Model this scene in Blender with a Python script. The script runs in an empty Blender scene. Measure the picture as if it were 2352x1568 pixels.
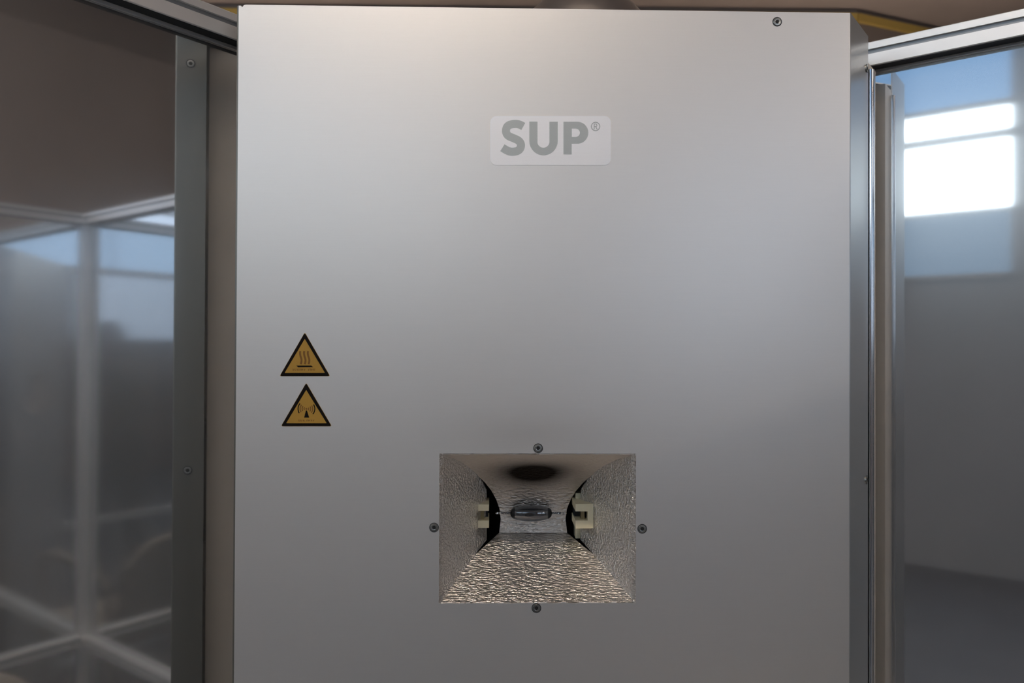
import bpy, bmesh, math, random
from mathutils import Vector, Matrix
random.seed(7)
sc = bpy.context.scene
COL = sc.collection
# ------------------------------------------------------------------ camera
EYE = 1.50                      # eye height above the floor (m)
D = 0.84                        # camera to cabinet front (m)
PSI, TH, RHO, FPX = 0.02165, 0.00834, 0.00415, 1785.5
fwd = Vector((math.sin(PSI)*math.cos(TH), math.cos(PSI)*math.cos(TH), math.sin(TH)))
r0 = Vector((math.cos(PSI), -math.sin(PSI), 0))
up0 = r0.cross(fwd)
right = r0*math.cos(RHO) + up0*math.sin(RHO)
up = up0*math.cos(RHO) - r0*math.sin(RHO)
cam = bpy.data.cameras.new('camera')
cam.sensor_width = 36.0
cam.lens = 36.0*FPX/2352.0
cam.clip_start = 0.01
cam.dof.use_dof = True
cam.dof.focus_distance = 0.86
cam.dof.aperture_fstop = 6.5
camo = bpy.data.objects.new('camera', cam)
COL.objects.link(camo)
camo.matrix_world = Matrix(((right.x, up.x, -fwd.x, 0), (right.y, up.y, -fwd.y, 0), (right.z, up.z, -fwd.z, EYE), (0, 0, 0, 1)))
sc.camera = camo
# ------------------------------------------------------------------ world, exposure
w = bpy.data.worlds.new('world'); sc.world = w; w.use_nodes = True
w.node_tree.nodes['Background'].inputs[0].default_value = (0.55, 0.6, 0.7, 1)
w.node_tree.nodes['Background'].inputs[1].default_value = 0.05
sc.view_settings.view_transform = 'Standard'
sc.view_settings.look = 'None'
sc.view_settings.exposure = 0.08
sc.view_settings.gamma = 1.0
sc.view_settings.use_curve_mapping = False
sc.cycles.max_bounces = 6
sc.cycles.glossy_bounces = 5
sc.cycles.diffuse_bounces = 2
sc.cycles.transmission_bounces = 2
sc.cycles.use_adaptive_sampling = True
sc.cycles.adaptive_threshold = 0.04
SKY_POWER = 0.7                 # blue sky in the upper panes
GLARE_POWER = 4.7               # the two panes with the sun haze behind them
WINDOW_POWER = 2.2             # daylight in the hall windows
REAR_FILL_POWER = 95.0              # added fill tubes hidden at the back wall
LAMP_POWER = 68.0                # warm ceiling tubes
# ------------------------------------------------------------------ place frame: u runs out of the corner along the left wall, v along the right wall
AL = 0.67184
UR, VL, VW = 1.04406, 0.80352, 1.52625
UX = Vector((-math.sin(AL), -math.cos(AL), 0))
VX = Vector((math.cos(AL), -math.sin(AL), 0))
def W(u, v, z=0.0):
    return UX*(u-UR) + VX*(v-VL) + Vector((0, 0, z))
ZRT, ZRB = EYE+0.378, EYE+0.348
ZLOW = EYE-0.8226
RAILW = 0.021                   # rail stands proud of the sheet
XL, XR, ZT = -0.2800, 0.3889, EYE+0.3683
AX0, AX1, AZ0, AZ1 = -0.0595, 0.1531, EYE-0.2751, EYE-0.1138
def face(px, py, y=D):
    """point on the plane Y=y that the photograph shows at this pixel"""
    a = (px-1176)/FPX; b = (784-py)/FPX
    d = fwd + right*a + up*b
    t = y/d.y
    return Vector((d.x*t, y, EYE+d.z*t))
# ------------------------------------------------------------------ materials
def new_mat(name):
    m = bpy.data.materials.new(name); m.use_nodes = True
    nt = m.node_tree; nt.nodes.clear()
    out = nt.nodes.new('ShaderNodeOutputMaterial')
    return m, nt, out
def N(nt, t, **kw):
    n = nt.nodes.new(t)
    for k, v in kw.items():
        if k.startswith('i_'):
            n.inputs[k[2:].replace('_', ' ')].default_value = v
        else:
            setattr(n, k, v)
    return n
def principled(name, col, rough=0.5, metal=0.0, noise=0.0, nscale=40.0, bump=0.0, bscale=200.0, stretch=(1, 1, 1), **extra):
    m, nt, out = new_mat(name)
    p = N(nt, 'ShaderNodeBsdfPrincipled')
    p.inputs['Base Color'].default_value = (*col, 1)
    p.inputs['Roughness'].default_value = rough
    p.inputs['Metallic'].default_value = metal
    for k, v in extra.items():
        p.inputs[k.replace('_', ' ')].default_value = v
    nt.links.new(p.outputs[0], out.inputs[0])
    tc = N(nt, 'ShaderNodeTexCoord'); mp = N(nt, 'ShaderNodeMapping')
    mp.inputs['Scale'].default_value = stretch
    nt.links.new(tc.outputs['Object'], mp.inputs[0])
    if noise:
        nz = N(nt, 'ShaderNodeTexNoise'); nz.inputs['Scale'].default_value = nscale; nz.inputs['Detail'].default_value = 4
        nt.links.new(mp.outputs[0], nz.inputs['Vector'])
        cr = N(nt, 'ShaderNodeMix', data_type='RGBA')
        cr.inputs['A'].default_value = (*[c*(1-noise) for c in col], 1)
        cr.inputs['B'].default_value = (*[min(1, c*(1+noise)) for c in col], 1)
        nt.links.new(nz.outputs[0], cr.inputs['Factor'])
        nt.links.new(cr.outputs['Result'], p.inputs['Base Color'])
    if bump:
        nz2 = N(nt, 'ShaderNodeTexNoise'); nz2.inputs['Scale'].default_value = bscale; nz2.inputs['Detail'].default_value = 2
        nt.links.new(mp.outputs[0], nz2.inputs['Vector'])
        b = N(nt, 'ShaderNodeBump'); b.inputs['Strength'].default_value = bump; b.inputs['Distance'].default_value = 0.002
        nt.links.new(nz2.outputs[0], b.inputs['Height'])
        nt.links.new(b.outputs[0], p.inputs['Normal'])
    return m
def brushed(name, col, r1, r2, mix, aniso, warm=None):
    """metal sheet: a tight and a wide lobe, brushed along the horizontal"""
    m, nt, out = new_mat(name)
    tan = N(nt, 'ShaderNodeCombineXYZ'); tan.inputs[2].default_value = 1.0
    tc = N(nt, 'ShaderNodeTexCoord'); mp = N(nt, 'ShaderNodeMapping'); mp.inputs['Scale'].default_value = (6, 6, 300)
    nt.links.new(tc.outputs['Object'], mp.inputs[0])
    nz = N(nt, 'ShaderNodeTexNoise'); nz.inputs['Scale'].default_value = 3.0; nz.inputs['Detail'].default_value = 5
    nt.links.new(mp.outputs[0], nz.inputs['Vector'])
    nz2 = N(nt, 'ShaderNodeTexNoise'); nz2.inputs['Scale'].default_value = 2.2; nz2.inputs['Detail'].default_value = 3
    nt.links.new(tc.outputs['Object'], nz2.inputs['Vector'])
    cm = N(nt, 'ShaderNodeMix', data_type='RGBA')
    cm.inputs['A'].default_value = (*[c*0.985 for c in col], 1); cm.inputs['B'].default_value = (*[min(1, c*1.015) for c in col], 1)
    nt.links.new(nz.outputs[0], cm.inputs['Factor'])
    colsock = cm.outputs['Result']
    if warm:
        mr = N(nt, 'ShaderNodeMapRange'); mr.inputs['From Min'].default_value = 0.4; mr.inputs['From Max'].default_value = 0.75
        nt.links.new(nz2.outputs[0], mr.inputs[0])
        cw = N(nt, 'ShaderNodeMix', data_type='RGBA', blend_type='MULTIPLY')
        cw.inputs['B'].default_value = (*warm, 1)
        nt.links.new(mr.outputs[0], cw.inputs['Factor']); nt.links.new(colsock, cw.inputs['A'])
        colsock = cw.outputs['Result']
    g1 = N(nt, 'ShaderNodeBsdfAnisotropic'); g2 = N(nt, 'ShaderNodeBsdfAnisotropic')
    for g, r in ((g1, r1), (g2, r2)):
        g.inputs['Roughness'].default_value = r; g.inputs['Anisotropy'].default_value = aniso
        nt.links.new(tan.outputs[0], g.inputs['Tangent']); nt.links.new(colsock, g.inputs['Color'])
    mx = N(nt, 'ShaderNodeMixShader'); mx.inputs[0].default_value = mix
    nt.links.new(g1.outputs[0], mx.inputs[1]); nt.links.new(g2.outputs[0], mx.inputs[2])
    nt.links.new(mx.outputs[0], out.inputs[0])
    return m
def emit(name, col, s):
    m, nt, out = new_mat(name)
    e = N(nt, 'ShaderNodeEmission'); e.inputs[0].default_value = (*col, 1); e.inputs[1].default_value = s
    nt.links.new(e.outputs[0], out.inputs[0])
    return m
def front_mat():
    """satin aluminium front with a brown soot haze above the lamp opening"""
    m = brushed('satin_front', (0.87, 0.852, 0.83), 0.36, 0.62, 0.5, 0.0)
    nt = m.node_tree
    gs = [n for n in nt.nodes if n.type == 'BSDF_GLOSSY' or n.bl_idname == 'ShaderNodeBsdfAnisotropic']
    src = gs[0].inputs['Color'].links[0].from_socket
    tc = [n for n in nt.nodes if n.type == 'TEX_COORD'][0]
    def blob(c, rad, strength):
        mp = N(nt, 'ShaderNodeMapping', vector_type='POINT')
        sx, sz = 1/rad[0], 1/rad[1]
        mp.inputs['Scale'].default_value = (sx, 0, sz)
        mp.inputs['Location'].default_value = (-c.x*sx, 0, -c.z*sz)
        nt.links.new(tc.outputs['Object'], mp.inputs[0])
        wz = N(nt, 'ShaderNodeTexNoise'); wz.inputs['Scale'].default_value = 1.3
        nt.links.new(mp.outputs[0], wz.inputs['Vector'])
        add = N(nt, 'ShaderNodeMix', data_type='VECTOR'); add.inputs['Factor'].default_value = 0.18
        nt.links.new(mp.outputs[0], add.inputs['A']); nt.links.new(wz.outputs['Color'], add.inputs['B'])
        gr = N(nt, 'ShaderNodeTexGradient', gradient_type='QUADRATIC_SPHERE')
        nt.links.new(add.outputs['Result'], gr.inputs[0])
        mu = N(nt, 'ShaderNodeMath', operation='MULTIPLY'); mu.inputs[1].default_value = strength
        nt.links.new(gr.outputs['Fac'], mu.inputs[0])
        return mu.outputs[0]
    for c, rad, s, colr in ((face(1245, 985), (0.13, 0.035), 0.3, (0.60, 0.56, 0.52)),):
        f = blob(c, rad, s)
        mx = N(nt, 'ShaderNodeMix', data_type='RGBA', blend_type='MULTIPLY')
        mx.inputs['B'].default_value = (*colr, 1)
        nt.links.new(f, mx.inputs['Factor']); nt.links.new(src, mx.inputs['A'])
        src = mx.outputs['Result']
    for g in gs:
        nt.links.new(src, g.inputs['Color'])
    return m
def hammered(name, soot=False):
    """stucco-embossed reflector aluminium"""
    m, nt, out = new_mat(name)
    p = N(nt, 'ShaderNodeBsdfPrincipled')
    p.inputs['Metallic'].default_value = 1.0; p.inputs['Roughness'].default_value = 0.30
    p.inputs['Base Color'].default_value = (0.93, 0.895, 0.86, 1)
    tc = N(nt, 'ShaderNodeTexCoord'); mp = N(nt, 'ShaderNodeMapping')
    mp.inputs['Rotation'].default_value = (0, 0.35, 0.42)
    mp.inputs['Scale'].default_value = (165, 390, 390)
    nt.links.new(tc.outputs['Object'], mp.inputs[0])
    vz = N(nt, 'ShaderNodeTexNoise'); vz.inputs['Scale'].default_value = 1.0; vz.inputs['Detail'].default_value = 2.5
    nt.links.new(mp.outputs[0], vz.inputs['Vector'])
    b = N(nt, 'ShaderNodeBump'); b.inputs['Strength'].default_value = 1.0; b.inputs['Distance'].default_value = 0.0032
    nt.links.new(vz.outputs[0], b.inputs['Height']); nt.links.new(b.outputs[0], p.inputs['Normal'])
    if soot:
        mp2 = N(nt, 'ShaderNodeMapping')
        c = Vector((0.0455, 0.915, EYE-0.150)); s = (1/0.100, 1/0.085, 1/0.060)
        mp2.inputs['Scale'].default_value = s
        mp2.inputs['Location'].default_value = (-c.x*s[0], -c.y*s[1], -c.z*s[2])
        nt.links.new(tc.outputs['Object'], mp2.inputs[0])
        gr = N(nt, 'ShaderNodeTexGradient', gradient_type='QUADRATIC_SPHERE')
        nt.links.new(mp2.outputs[0], gr.inputs[0])
        mr = N(nt, 'ShaderNodeMapRange'); mr.inputs['From Min'].default_value = 0.0; mr.inputs['From Max'].default_value = 0.55
        nt.links.new(gr.outputs['Fac'], mr.inputs[0])
        cm = N(nt, 'ShaderNodeMix', data_type='RGBA')
        cm.inputs['A'].default_value = (0.84, 0.77, 0.70, 1); cm.inputs['B'].default_value = (0.035, 0.026, 0.02, 1)
        nt.links.new(mr.outputs[0], cm.inputs['Factor']); nt.links.new(cm.outputs['Result'], p.inputs['Base Color'])
        rm = N(nt, 'ShaderNodeMapRange'); rm.inputs['To Min'].default_value = 0.34; rm.inputs['To Max'].default_value = 0.8
        nt.links.new(mr.outputs[0], rm.inputs[0]); nt.links.new(rm.outputs[0], p.inputs['Roughness'])
    nt.links.new(p.outputs[0], out.inputs[0])
    return m
M = {}
M['front'] = front_mat()
M['side'] = brushed('satin_side', (0.72, 0.735, 0.74), 0.30, 0.55, 0.4, 0.3)
M['return'] = principled('dim_reflection_return', (0.30, 0.295, 0.265), 0.42, 0.85, noise=0.05, nscale=15)  # darkened colour imitates the dark reflection in the left return
M['body'] = principled('warm_zinc', (0.95, 0.86, 0.76), 0.5, 0.25, noise=0.06, nscale=12)
M['mirror'] = brushed('polished_sheet', (0.80, 0.81, 0.82), 0.045, 0.30, 0.25, 0.30, warm=(0.93, 0.93, 0.92))
M['rail'] = principled('anodised_rail', (0.93, 0.93, 0.93), 0.46, 0.72, noise=0.03, nscale=30)
M['groove'] = principled('groove_shade', (0.34, 0.36, 0.38), 0.5, 0.7)
M['under_shade'] = principled('underside_shade', (0.02, 0.021, 0.023), 0.6)
M['countersink'] = principled('countersink_edge', (0.16, 0.165, 0.17), 0.5, 0.7)
M['seal'] = principled('clear_seal', (0.75, 0.75, 0.74), 0.3, 0.4)
M['chrome'] = principled('polished_edge', (0.86, 0.86, 0.87), 0.12, 1.0)
M['screw'] = principled('steel_screw', (0.50, 0.50, 0.47), 0.28, 1.0)
M['socket_dark'] = principled('screw_recess', (0.012, 0.012, 0.012), 0.6)
M['hammer'] = hammered('hammered_reflector')
M['hammer_soot'] = hammered('sooty_reflector', True)
M['black'] = principled('black_cavity', (0.015, 0.015, 0.015), 0.8)
M['ceramic'] = principled('cream_ceramic', (0.93, 0.82, 0.56), 0.5, noise=0.04, nscale=300)
M['contact'] = principled('brass_contact', (0.45, 0.36, 0.20), 0.35, 0.9)
M['wire'] = principled('lamp_wire', (0.8, 0.78, 0.76), 0.2, 1.0)
M['lampend'] = principled('lamp_end_coating', (0.02, 0.02, 0.022), 0.25)
m, nt, out = new_mat('quartz_glass')
p = N(nt, 'ShaderNodeBsdfPrincipled'); p.inputs['Base Color'].default_value = (0.06, 0.058, 0.06, 1); p.inputs['Roughness'].default_value = 0.05
p.inputs['Transmission Weight'].default_value = 0.25; p.inputs['IOR'].default_value = 1.35; p.inputs['Coat Weight'].default_value = 1.0; p.inputs['Coat IOR'].default_value = 2.2; p.inputs['Coat Roughness'].default_value = 0.06
nt.links.new(p.outputs[0], out.inputs[0]); M['quartz'] = m
M['label'] = brushed('label_film', (0.93, 0.935, 0.955), 0.5, 0.7, 0.5, 0.0)
M['letter'] = brushed('label_print', (0.52, 0.555, 0.56), 0.5, 0.7, 0.5, 0.0)
M['yellow'] = principled('warning_yellow', (0.44, 0.255, 0.035), 0.6, noise=0.04, nscale=80)
M['sblack'] = principled('warning_black', (0.008, 0.006, 0.005), 0.6, Specular_IOR_Level=0.1)
M['sbrown'] = principled('warning_print', (0.20, 0.09, 0.008), 0.55)
M['beige'] = principled('beige_plastic', (0.62, 0.55, 0.47), 0.3, noise=0.03, nscale=20)
M['tube'] = principled('beige_tube', (0.66, 0.60, 0.53), 0.3)
M['duct'] = principled('galvanised_cowl', (0.62, 0.61, 0.60), 0.28, 1.0, noise=0.1, nscale=9)
M['ceiling'] = principled('brown_ceiling', (0.37, 0.31, 0.285), 0.8, noise=0.12, nscale=3)
M['wall'] = principled('brown_wall', (0.24, 0.20, 0.18), 0.8, noise=0.10, nscale=2)
M['trim'] = principled('ochre_trim', (0.55, 0.38, 0.10), 0.6, noise=0.1, nscale=5)
M['wall_warm'] = principled('warm_wall', (0.42, 0.34, 0.30), 0.8, noise=0.1, nscale=2)
M['wallb'] = principled('slate_wall', (0.40, 0.44, 0.50), 0.8, noise=0.1, nscale=2)
M['floor'] = principled('dark_floor', (0.16, 0.165, 0.18), 0.6, noise=0.2, nscale=4)
M['wframe'] = principled('window_frame_paint', (0.45, 0.46, 0.48), 0.5)
M['sky'] = emit('blue_sky_pane', (0.30, 0.58, 1.0), SKY_POWER)
M['glare'] = emit('bright_haze_pane', (0.80, 0.915, 1.0), GLARE_POWER)
M['haze'] = emit('hazy_blue_pane', (0.45, 0.66, 0.92), 0.42)
M['day'] = emit('daylight_pane', (0.80, 0.915, 1.0), WINDOW_POWER)
M['warm'] = emit('warm_tube', (1.0, 0.84, 0.69), LAMP_POWER)
M['rear_fill'] = emit('rear_fill_tube', (1.0, 0.84, 0.69), REAR_FILL_POWER)
M['sky_side'] = emit('side_sky_pane', (0.66, 0.80, 1.0), 1.8)
M['sky_left'] = emit('left_sky_pane', (0.50, 0.72, 1.0), 1.6)
M['far_fill'] = emit('far_fill_tube', (1.0, 0.84, 0.69), 26.0)
M['lampbody'] = principled('lamp_housing', (0.7, 0.7, 0.68), 0.4)
# ------------------------------------------------------------------ object helpers
def link(name, me, mat, parent=None, loc=None):
    o = bpy.data.objects.new(name, me); COL.objects.link(o)
    if mat is not None and not me.materials:
        me.materials.append(mat)
    if loc is not None:
        o.location = loc
    if parent is not None:
        o.parent = parent
        o.matrix_parent_inverse = Matrix.Translation(parent.location).inverted()
    return o
def obj(name, bm, mat, parent=None, smooth=False, loc=None):
    bmesh.ops.recalc_face_normals(bm, faces=bm.faces[:])
    me = bpy.data.meshes.new(name); bm.to_mesh(me); bm.free()
    if smooth:
        for pl in me.polygons:
            pl.use_smooth = True
        try:
            me.set_sharp_from_angle(angle=math.radians(35))
        except Exception:
            pass
    return link(name, me, mat, parent, loc)
def thing(name, label, cat, loc=(0, 0, 0), group=None):
    o = bpy.data.objects.new(name, None); COL.objects.link(o); o.location = loc
    o.empty_display_size = 0.05
    o['label'] = label; o['category'] = cat
    if group:
        o['group'] = group
    return o
def struct(name, bm, mat, parent=None):
    o = obj(name, bm, mat, parent)
    if parent is None:
        o['kind'] = 'structure'
    return o
def bm_prism(pts, axis_vec, bm=None):
    """closed outline of 3D points swept along axis_vec"""
    bm = bm or bmesh.new()
    a = [bm.verts.new(p) for p in pts]; b = [bm.verts.new(Vector(p)+axis_vec) for p in pts]
    bm.faces.new(a); bm.faces.new(list(reversed(b)))
    n = len(a)
    for i in range(n):
        bm.faces.new((a[i], b[i], b[(i+1) % n], a[(i+1) % n]))
    return bm
def bm_box(o, ex, ey, ez, bm=None):
    """box from corner o with edge vectors"""
    o = Vector(o)
    return bm_prism([o, o+ex, o+ex+ey, o+ey], ez, bm)
def axbox(x0, x1, y0, y1, z0, z1, bm=None):
    return bm_box((x0, y0, z0), Vector((x1-x0, 0, 0)), Vector((0, y1-y0, 0)), Vector((0, 0, z1-z0)), bm)
def bevel(bm, r, seg=2, ang=30):
    es = [e for e in bm.edges if len(e.link_faces) == 2 and e.calc_face_angle(0) > math.radians(ang)]
    bmesh.ops.bevel(bm, geom=es, offset=r, segments=seg, profile=0.5, affect='EDGES')
    return bm
def fill_plate(loops, origin, ex, ey, thick):
    """flat plate with holes: 2-D loops -> solid; front at origin, thickness along thick"""
    bm = bmesh.new(); edges = []
    for lp in loops:
        vs = [bm.verts.new(origin + ex*a + ey*b) for a, b in lp]
        edges += [bm.edges.new((vs[i], vs[(i+1) % len(vs)])) for i in range(len(vs))]
    bmesh.ops.triangle_fill(bm, use_beauty=True, use_dissolve=False, edges=edges)
    r = bmesh.ops.extrude_face_region(bm, geom=bm.faces[:])
    bmesh.ops.translate(bm, vec=thick, verts=[g for g in r['geom'] if isinstance(g, bmesh.types.BMVert)])
    return bm
def arc(cx, cy, rx, ry, a0, a1, n=12):
    return [(cx+rx*math.cos(math.radians(a0+(a1-a0)*i/n)), cy+ry*math.sin(math.radians(a0+(a1-a0)*i/n))) for i in range(n+1)]
def fillet(pts, rad, n=6):
    out = [Vector(pts[0])]
    for i in range(1, len(pts)-1):
        p, a, b = Vector(pts[i]), Vector(pts[i-1]), Vector(pts[i+1])
        da, db = (a-p).normalized(), (b-p).normalized()
        half = da.angle(db)/2
        t = min(rad/max(math.tan(half), 1e-4), (a-p).length*0.49, (b-p).length*0.49)
        p0, p2 = p+da*t, p+db*t
        for k in range(n+1):
            s = k/n
            out.append(p0*(1-s)**2 + p*2*s*(1-s) + p2*s*s)
    out.append(Vector(pts[-1]))
    return out
def bm_tube(path, r, seg=12, bm=None, cap=True):
    bm = bm or bmesh.new(); rings = []
    path = [Vector(p) for p in path]
    t0 = (path[1]-path[0]).normalized()
    nrm = t0.orthogonal().normalized()
    for i, p in enumerate(path):
        t = (path[min(i+1, len(path)-1)] - path[max(i-1, 0)]).normalized()
        nrm = (nrm - t*nrm.dot(t)).normalized(); bi = t.cross(nrm)
        rr = r[i] if isinstance(r, (list, tuple)) else r
        rings.append([bm.verts.new(p + (nrm*math.cos(2*math.pi*k/seg) + bi*math.sin(2*math.pi*k/seg))*rr) for k in range(seg)])
    for a, b in zip(rings, rings[1:]):
        for k in range(seg):
            bm.faces.new((a[k], a[(k+1) % seg], b[(k+1) % seg], b[k]))
    if cap:
        bm.faces.new(rings[0]); bm.faces.new(list(reversed(rings[-1])))
    return bm
def sheet(profile_pts, xs_of, thick, seg=10):
    """sheet swept in X between xs_of(y) limits along a (y, z) profile"""
    bm = bmesh.new(); rows = []
    for y, z in profile_pts:
        a, b = xs_of(y)
        rows.append([bm.verts.new((a+(b-a)*k/seg, y, z)) for k in range(seg+1)])
    for r, q in zip(rows, rows[1:]):
        for k in range(seg):
            bm.faces.new((r[k], r[k+1], q[k+1], q[k]))
    bmesh.ops.recalc_face_normals(bm, faces=bm.faces[:])
    bmesh.ops.solidify(bm, geom=bm.faces[:], thickness=thick)
    return bm
ZV = Vector((0, 0, 1))
EX = Vector((1, 0, 0))
# ------------------------------------------------------------------ the hall
ZC = 3.895
K = Vector((2.53, 5.40, 0))
poly = [W(5, -4.5), W(5, 5.5), W(-4, 5.5), Vector((6.73, 7.0, 0)), K, Vector((-6.6, 5.52, 0))]
poly[2] = Vector((6.8, 1.0, 0))
wn = ['wall_window', 'wall_right', 'wall_far_right', 'wall_back_right', 'wall_back', 'wall_left']
struct('floor', bm_prism([Vector((-8, -8, -0.1)), Vector((9, -8, -0.1)), Vector((9, 9, -0.1)), Vector((-8, 9, -0.1))], ZV*0.1), M['floor'])
struct('ceiling', bm_prism([Vector((-8, -8, ZC)), Vector((9, -8, ZC)), Vector((9, 9, ZC)), Vector((-8, 9, ZC))], ZV*0.1), M['ceiling'])
cen = sum(poly, Vector())/6
walls = {}
for i, nme in enumerate(wn):
    a, b = poly[i], poly[(i+1) % 6]
    t = (b-a).normalized(); n = Vector((-t.y, t.x, 0))
    if n.dot(cen-a) > 0:
        n = -n
    mat = M['wallb'] if nme == 'wall_window' else M['wall_warm'] if nme == 'wall_right' else M['wall']
    walls[nme] = struct(nme, bm_prism([a, b, b+n*0.12, a+n*0.12], ZV*ZC), mat)
def trim_strip(name, a, b, z, h, d, e0=0, e1=0):
    t = (b-a).normalized(); n = Vector((-t.y, t.x, 0))
    if n.dot(cen-a) < 0:
        n = -n
    a = a+t*e0; b = b-t*e1
    o = struct(name, bevel(bm_prism([a+ZV*z, b+ZV*z, b+n*d+ZV*z, a+n*d+ZV*z], ZV*h), 0.006), M['trim'])
    return o
trim_strip('trim_1', poly[5], poly[4], ZC-0.095, 0.055, 0.03, 0.2, 0.0)
trim_strip('trim_2', poly[4], poly[3], ZC-0.095, 0.055, 0.03, 0.0, 0.1)
# hall windows in the wall behind and left of the camera
WZ0, WZ1 = 1.98, 3.74
wins = [(-3.0, -1.42), (-1.30, 0.36), (0.44, 2.10), (2.22, 3.90)]
for i, (v0, v1) in enumerate(wins):
    fr = bmesh.new()
    uu = 4.995
    for (va, vb, za, zb) in ((v0, v1, WZ1-0.03, WZ1), (v0, v1, WZ0, WZ0+0.03), (v0, v0+0.03, WZ0, WZ1), (v1-0.03, v1, WZ0, WZ1), (v0, v1, 2.90, 2.955), (v0, v1, 3.11, 3.15), (v0, v1, 2.42, 2.44)):
        bm_box(W(uu, va, za), VX*(vb-va), UX*-0.04, ZV*(zb-za), fr)
    f = struct('window_%d' % (i+1), fr, M['wframe'])
    for za, zb, mt in ((WZ0+0.03, 2.42, 'haze'), (2.44, 2.90, 'day'), (2.955, 3.11, 'day'), (3.15, WZ1-0.03, 'sky')):
        obj('pane', bm_box(W(uu-0.012, v0+0.03, za), VX*(v1-v0-0.06), UX*0.006, ZV*(zb-za)), M['glare' if mt == 'day' and i < 2 else mt], f)
for i, (u0, u1) in enumerate(((1.5, 2.9), (3.05, 4.45))):
    fr = bmesh.new(); vv = 5.495; za, zb = 1.55, 3.3
    for (ua, ub, zc_, zd) in ((u0, u1, zb-0.04, zb), (u0, u1, za, za+0.04), (u0, u0+0.04, za, zb), (u1-0.04, u1, za, zb), (u0, u1, 2.6, 2.64)):
        bm_box(W(ua, vv, zc_), UX*(ub-ua), VX*-0.04, ZV*(zd-zc_), fr)
    f = struct('window_%d' % (i+5), fr, M['wframe'])
    for zc_, zd in ((za+0.04, 2.6), (2.64, zb-0.04)):
        obj('pane', bm_box(W(u0+0.04, vv-0.012, zc_), UX*(u1-u0-0.08), VX*0.006, ZV*(zd-zc_)), M['sky_side'], f)
# one window high in the left wall
wa, wb = poly[0], poly[5]
wt = (wb-wa).normalized(); wnv = Vector((wt.y, -wt.x, 0))
if wnv.dot(cen-wa) < 0:
    wnv = -wnv
fr = bmesh.new(); za, zb = 2.0, 3.2; s0, s1 = 0.5, 3.3
for (sa, sb_, zc_, zd) in ((s0, s1, zb-0.04, zb), (s0, s1, za, za+0.04), (s0, s0+0.04, za, zb), (s1-0.04, s1, za, zb), (1.88, 1.92, za, zb)):
    bm_box(wa+wt*sa+wnv*0.005+ZV*zc_, wt*(sb_-sa), wnv*0.04, ZV*(zd-zc_), fr)
f = struct('window_7', fr, M['wframe'])
for sa, sb_ in ((s0+0.04, 1.88), (1.92, s1-0.04)):
    obj('pane', bm_box(wa+wt*sa+wnv*0.012+ZV*(za+0.04), wt*(sb_-sa), wnv*0.006, ZV*(zb-za-0.08)), M['sky_left'], f)
# warm overhead tubes, with added fill lamps far off and at the rear
def tube_lamp(c, dirv, label, mat, mount):
    t = thing('tube_lamp', label, 'lamp', c, 'warm tube lamps of the hall')
    nv = ZV.cross(dirv)
    for s in (-1, 1):
        if mount == 'ceiling':
            obj('suspension_rod', bm_tube([c+dirv*0.4*s+ZV*0.055, Vector((c.x, c.y, ZC))+dirv*0.4*s], 0.006, 8), M['lampbody'], t, True)
        else:
            obj('bracket_arm', bm_tube([c+dirv*0.4*s+ZV*0.04, c+dirv*0.4*s+ZV*0.04+Vector((0, mount-c.y, 0))], 0.008, 8), M['lampbody'], t, True)
    obj('housing', bevel(bm_box(c-dirv*0.62-nv*0.025+ZV*0.02, dirv*1.24, nv*0.05, ZV*0.04), 0.01), M['lampbody'], t)
    for s in (-1, 1):
        obj('tube', bm_tube([c-dirv*0.58+nv*0.04*s, c+dirv*0.58+nv*0.04*s], 0.018, 8), mat, t, True)
        obj('end_cap', bm_box(c+dirv*0.58*s-nv*0.065-ZV*0.02, dirv*0.02*s, nv*0.13, ZV*0.04), M['lampbody'], t)
    return t
tube_lamp(Vector((-0.35, -0.9, 3.42)), EX, 'warm twin-tube lamp hanging above and behind the photographer', M['warm'], 'ceiling')
tube_lamp(W(1.3, 4.75, 3.35), UX, 'added warm twin-tube fill lamp hanging unseen far behind near the side windows', M['far_fill'], 'ceiling')  # added lamp out of view, raises warm light on the right
tube_lamp(Vector((-1.6, 4.6, 1.7)), EX, 'added warm twin-tube fill lamp hidden behind the cabinet, left one', M['rear_fill'], 5.43)  # added lamp pair out of view, brightens ceiling and back wall
tube_lamp(Vector((2.3, 4.5, 1.7)), EX, 'added warm twin-tube fill lamp hidden behind the cabinet, right one', M['rear_fill'], 5.405)
# ------------------------------------------------------------------ enclosure walls of polished sheet in aluminium profile
G, GD = 0.0065, 0.005
def rail_profile(h=0.030, dep=0.030):
    """T-slot section in (n, z): n>0 is the room side, top at 0"""
    a = RAILW; b = RAILW-dep
    g0, g1 = -h*0.30, -h*0.50
    return [(a-0.001, 0), (a, -0.001), (a, g0), (a-GD, g0), (a-GD, g1), (a, g1), (a, -h+0.001), (a-0.001, -h), (b, -h), (b, 0)]
def add_rail(name, parent, base, along, nrm, length, ztop):
    prof = rail_profile()
    o = obj(name, bm_prism([base+nrm*n+ZV*(ztop+z) for n, z in prof], along*length), M['rail'], parent)
    h = 0.030
    obj('slot_shade', bm_box(base+nrm*(RAILW-GD+0.0002)+ZV*(ztop-h*0.5), along*length, nrm*0.0012, ZV*h*0.2), M['groove'], o)  # grey strip puts the groove's shade into the colour
    return o
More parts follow.
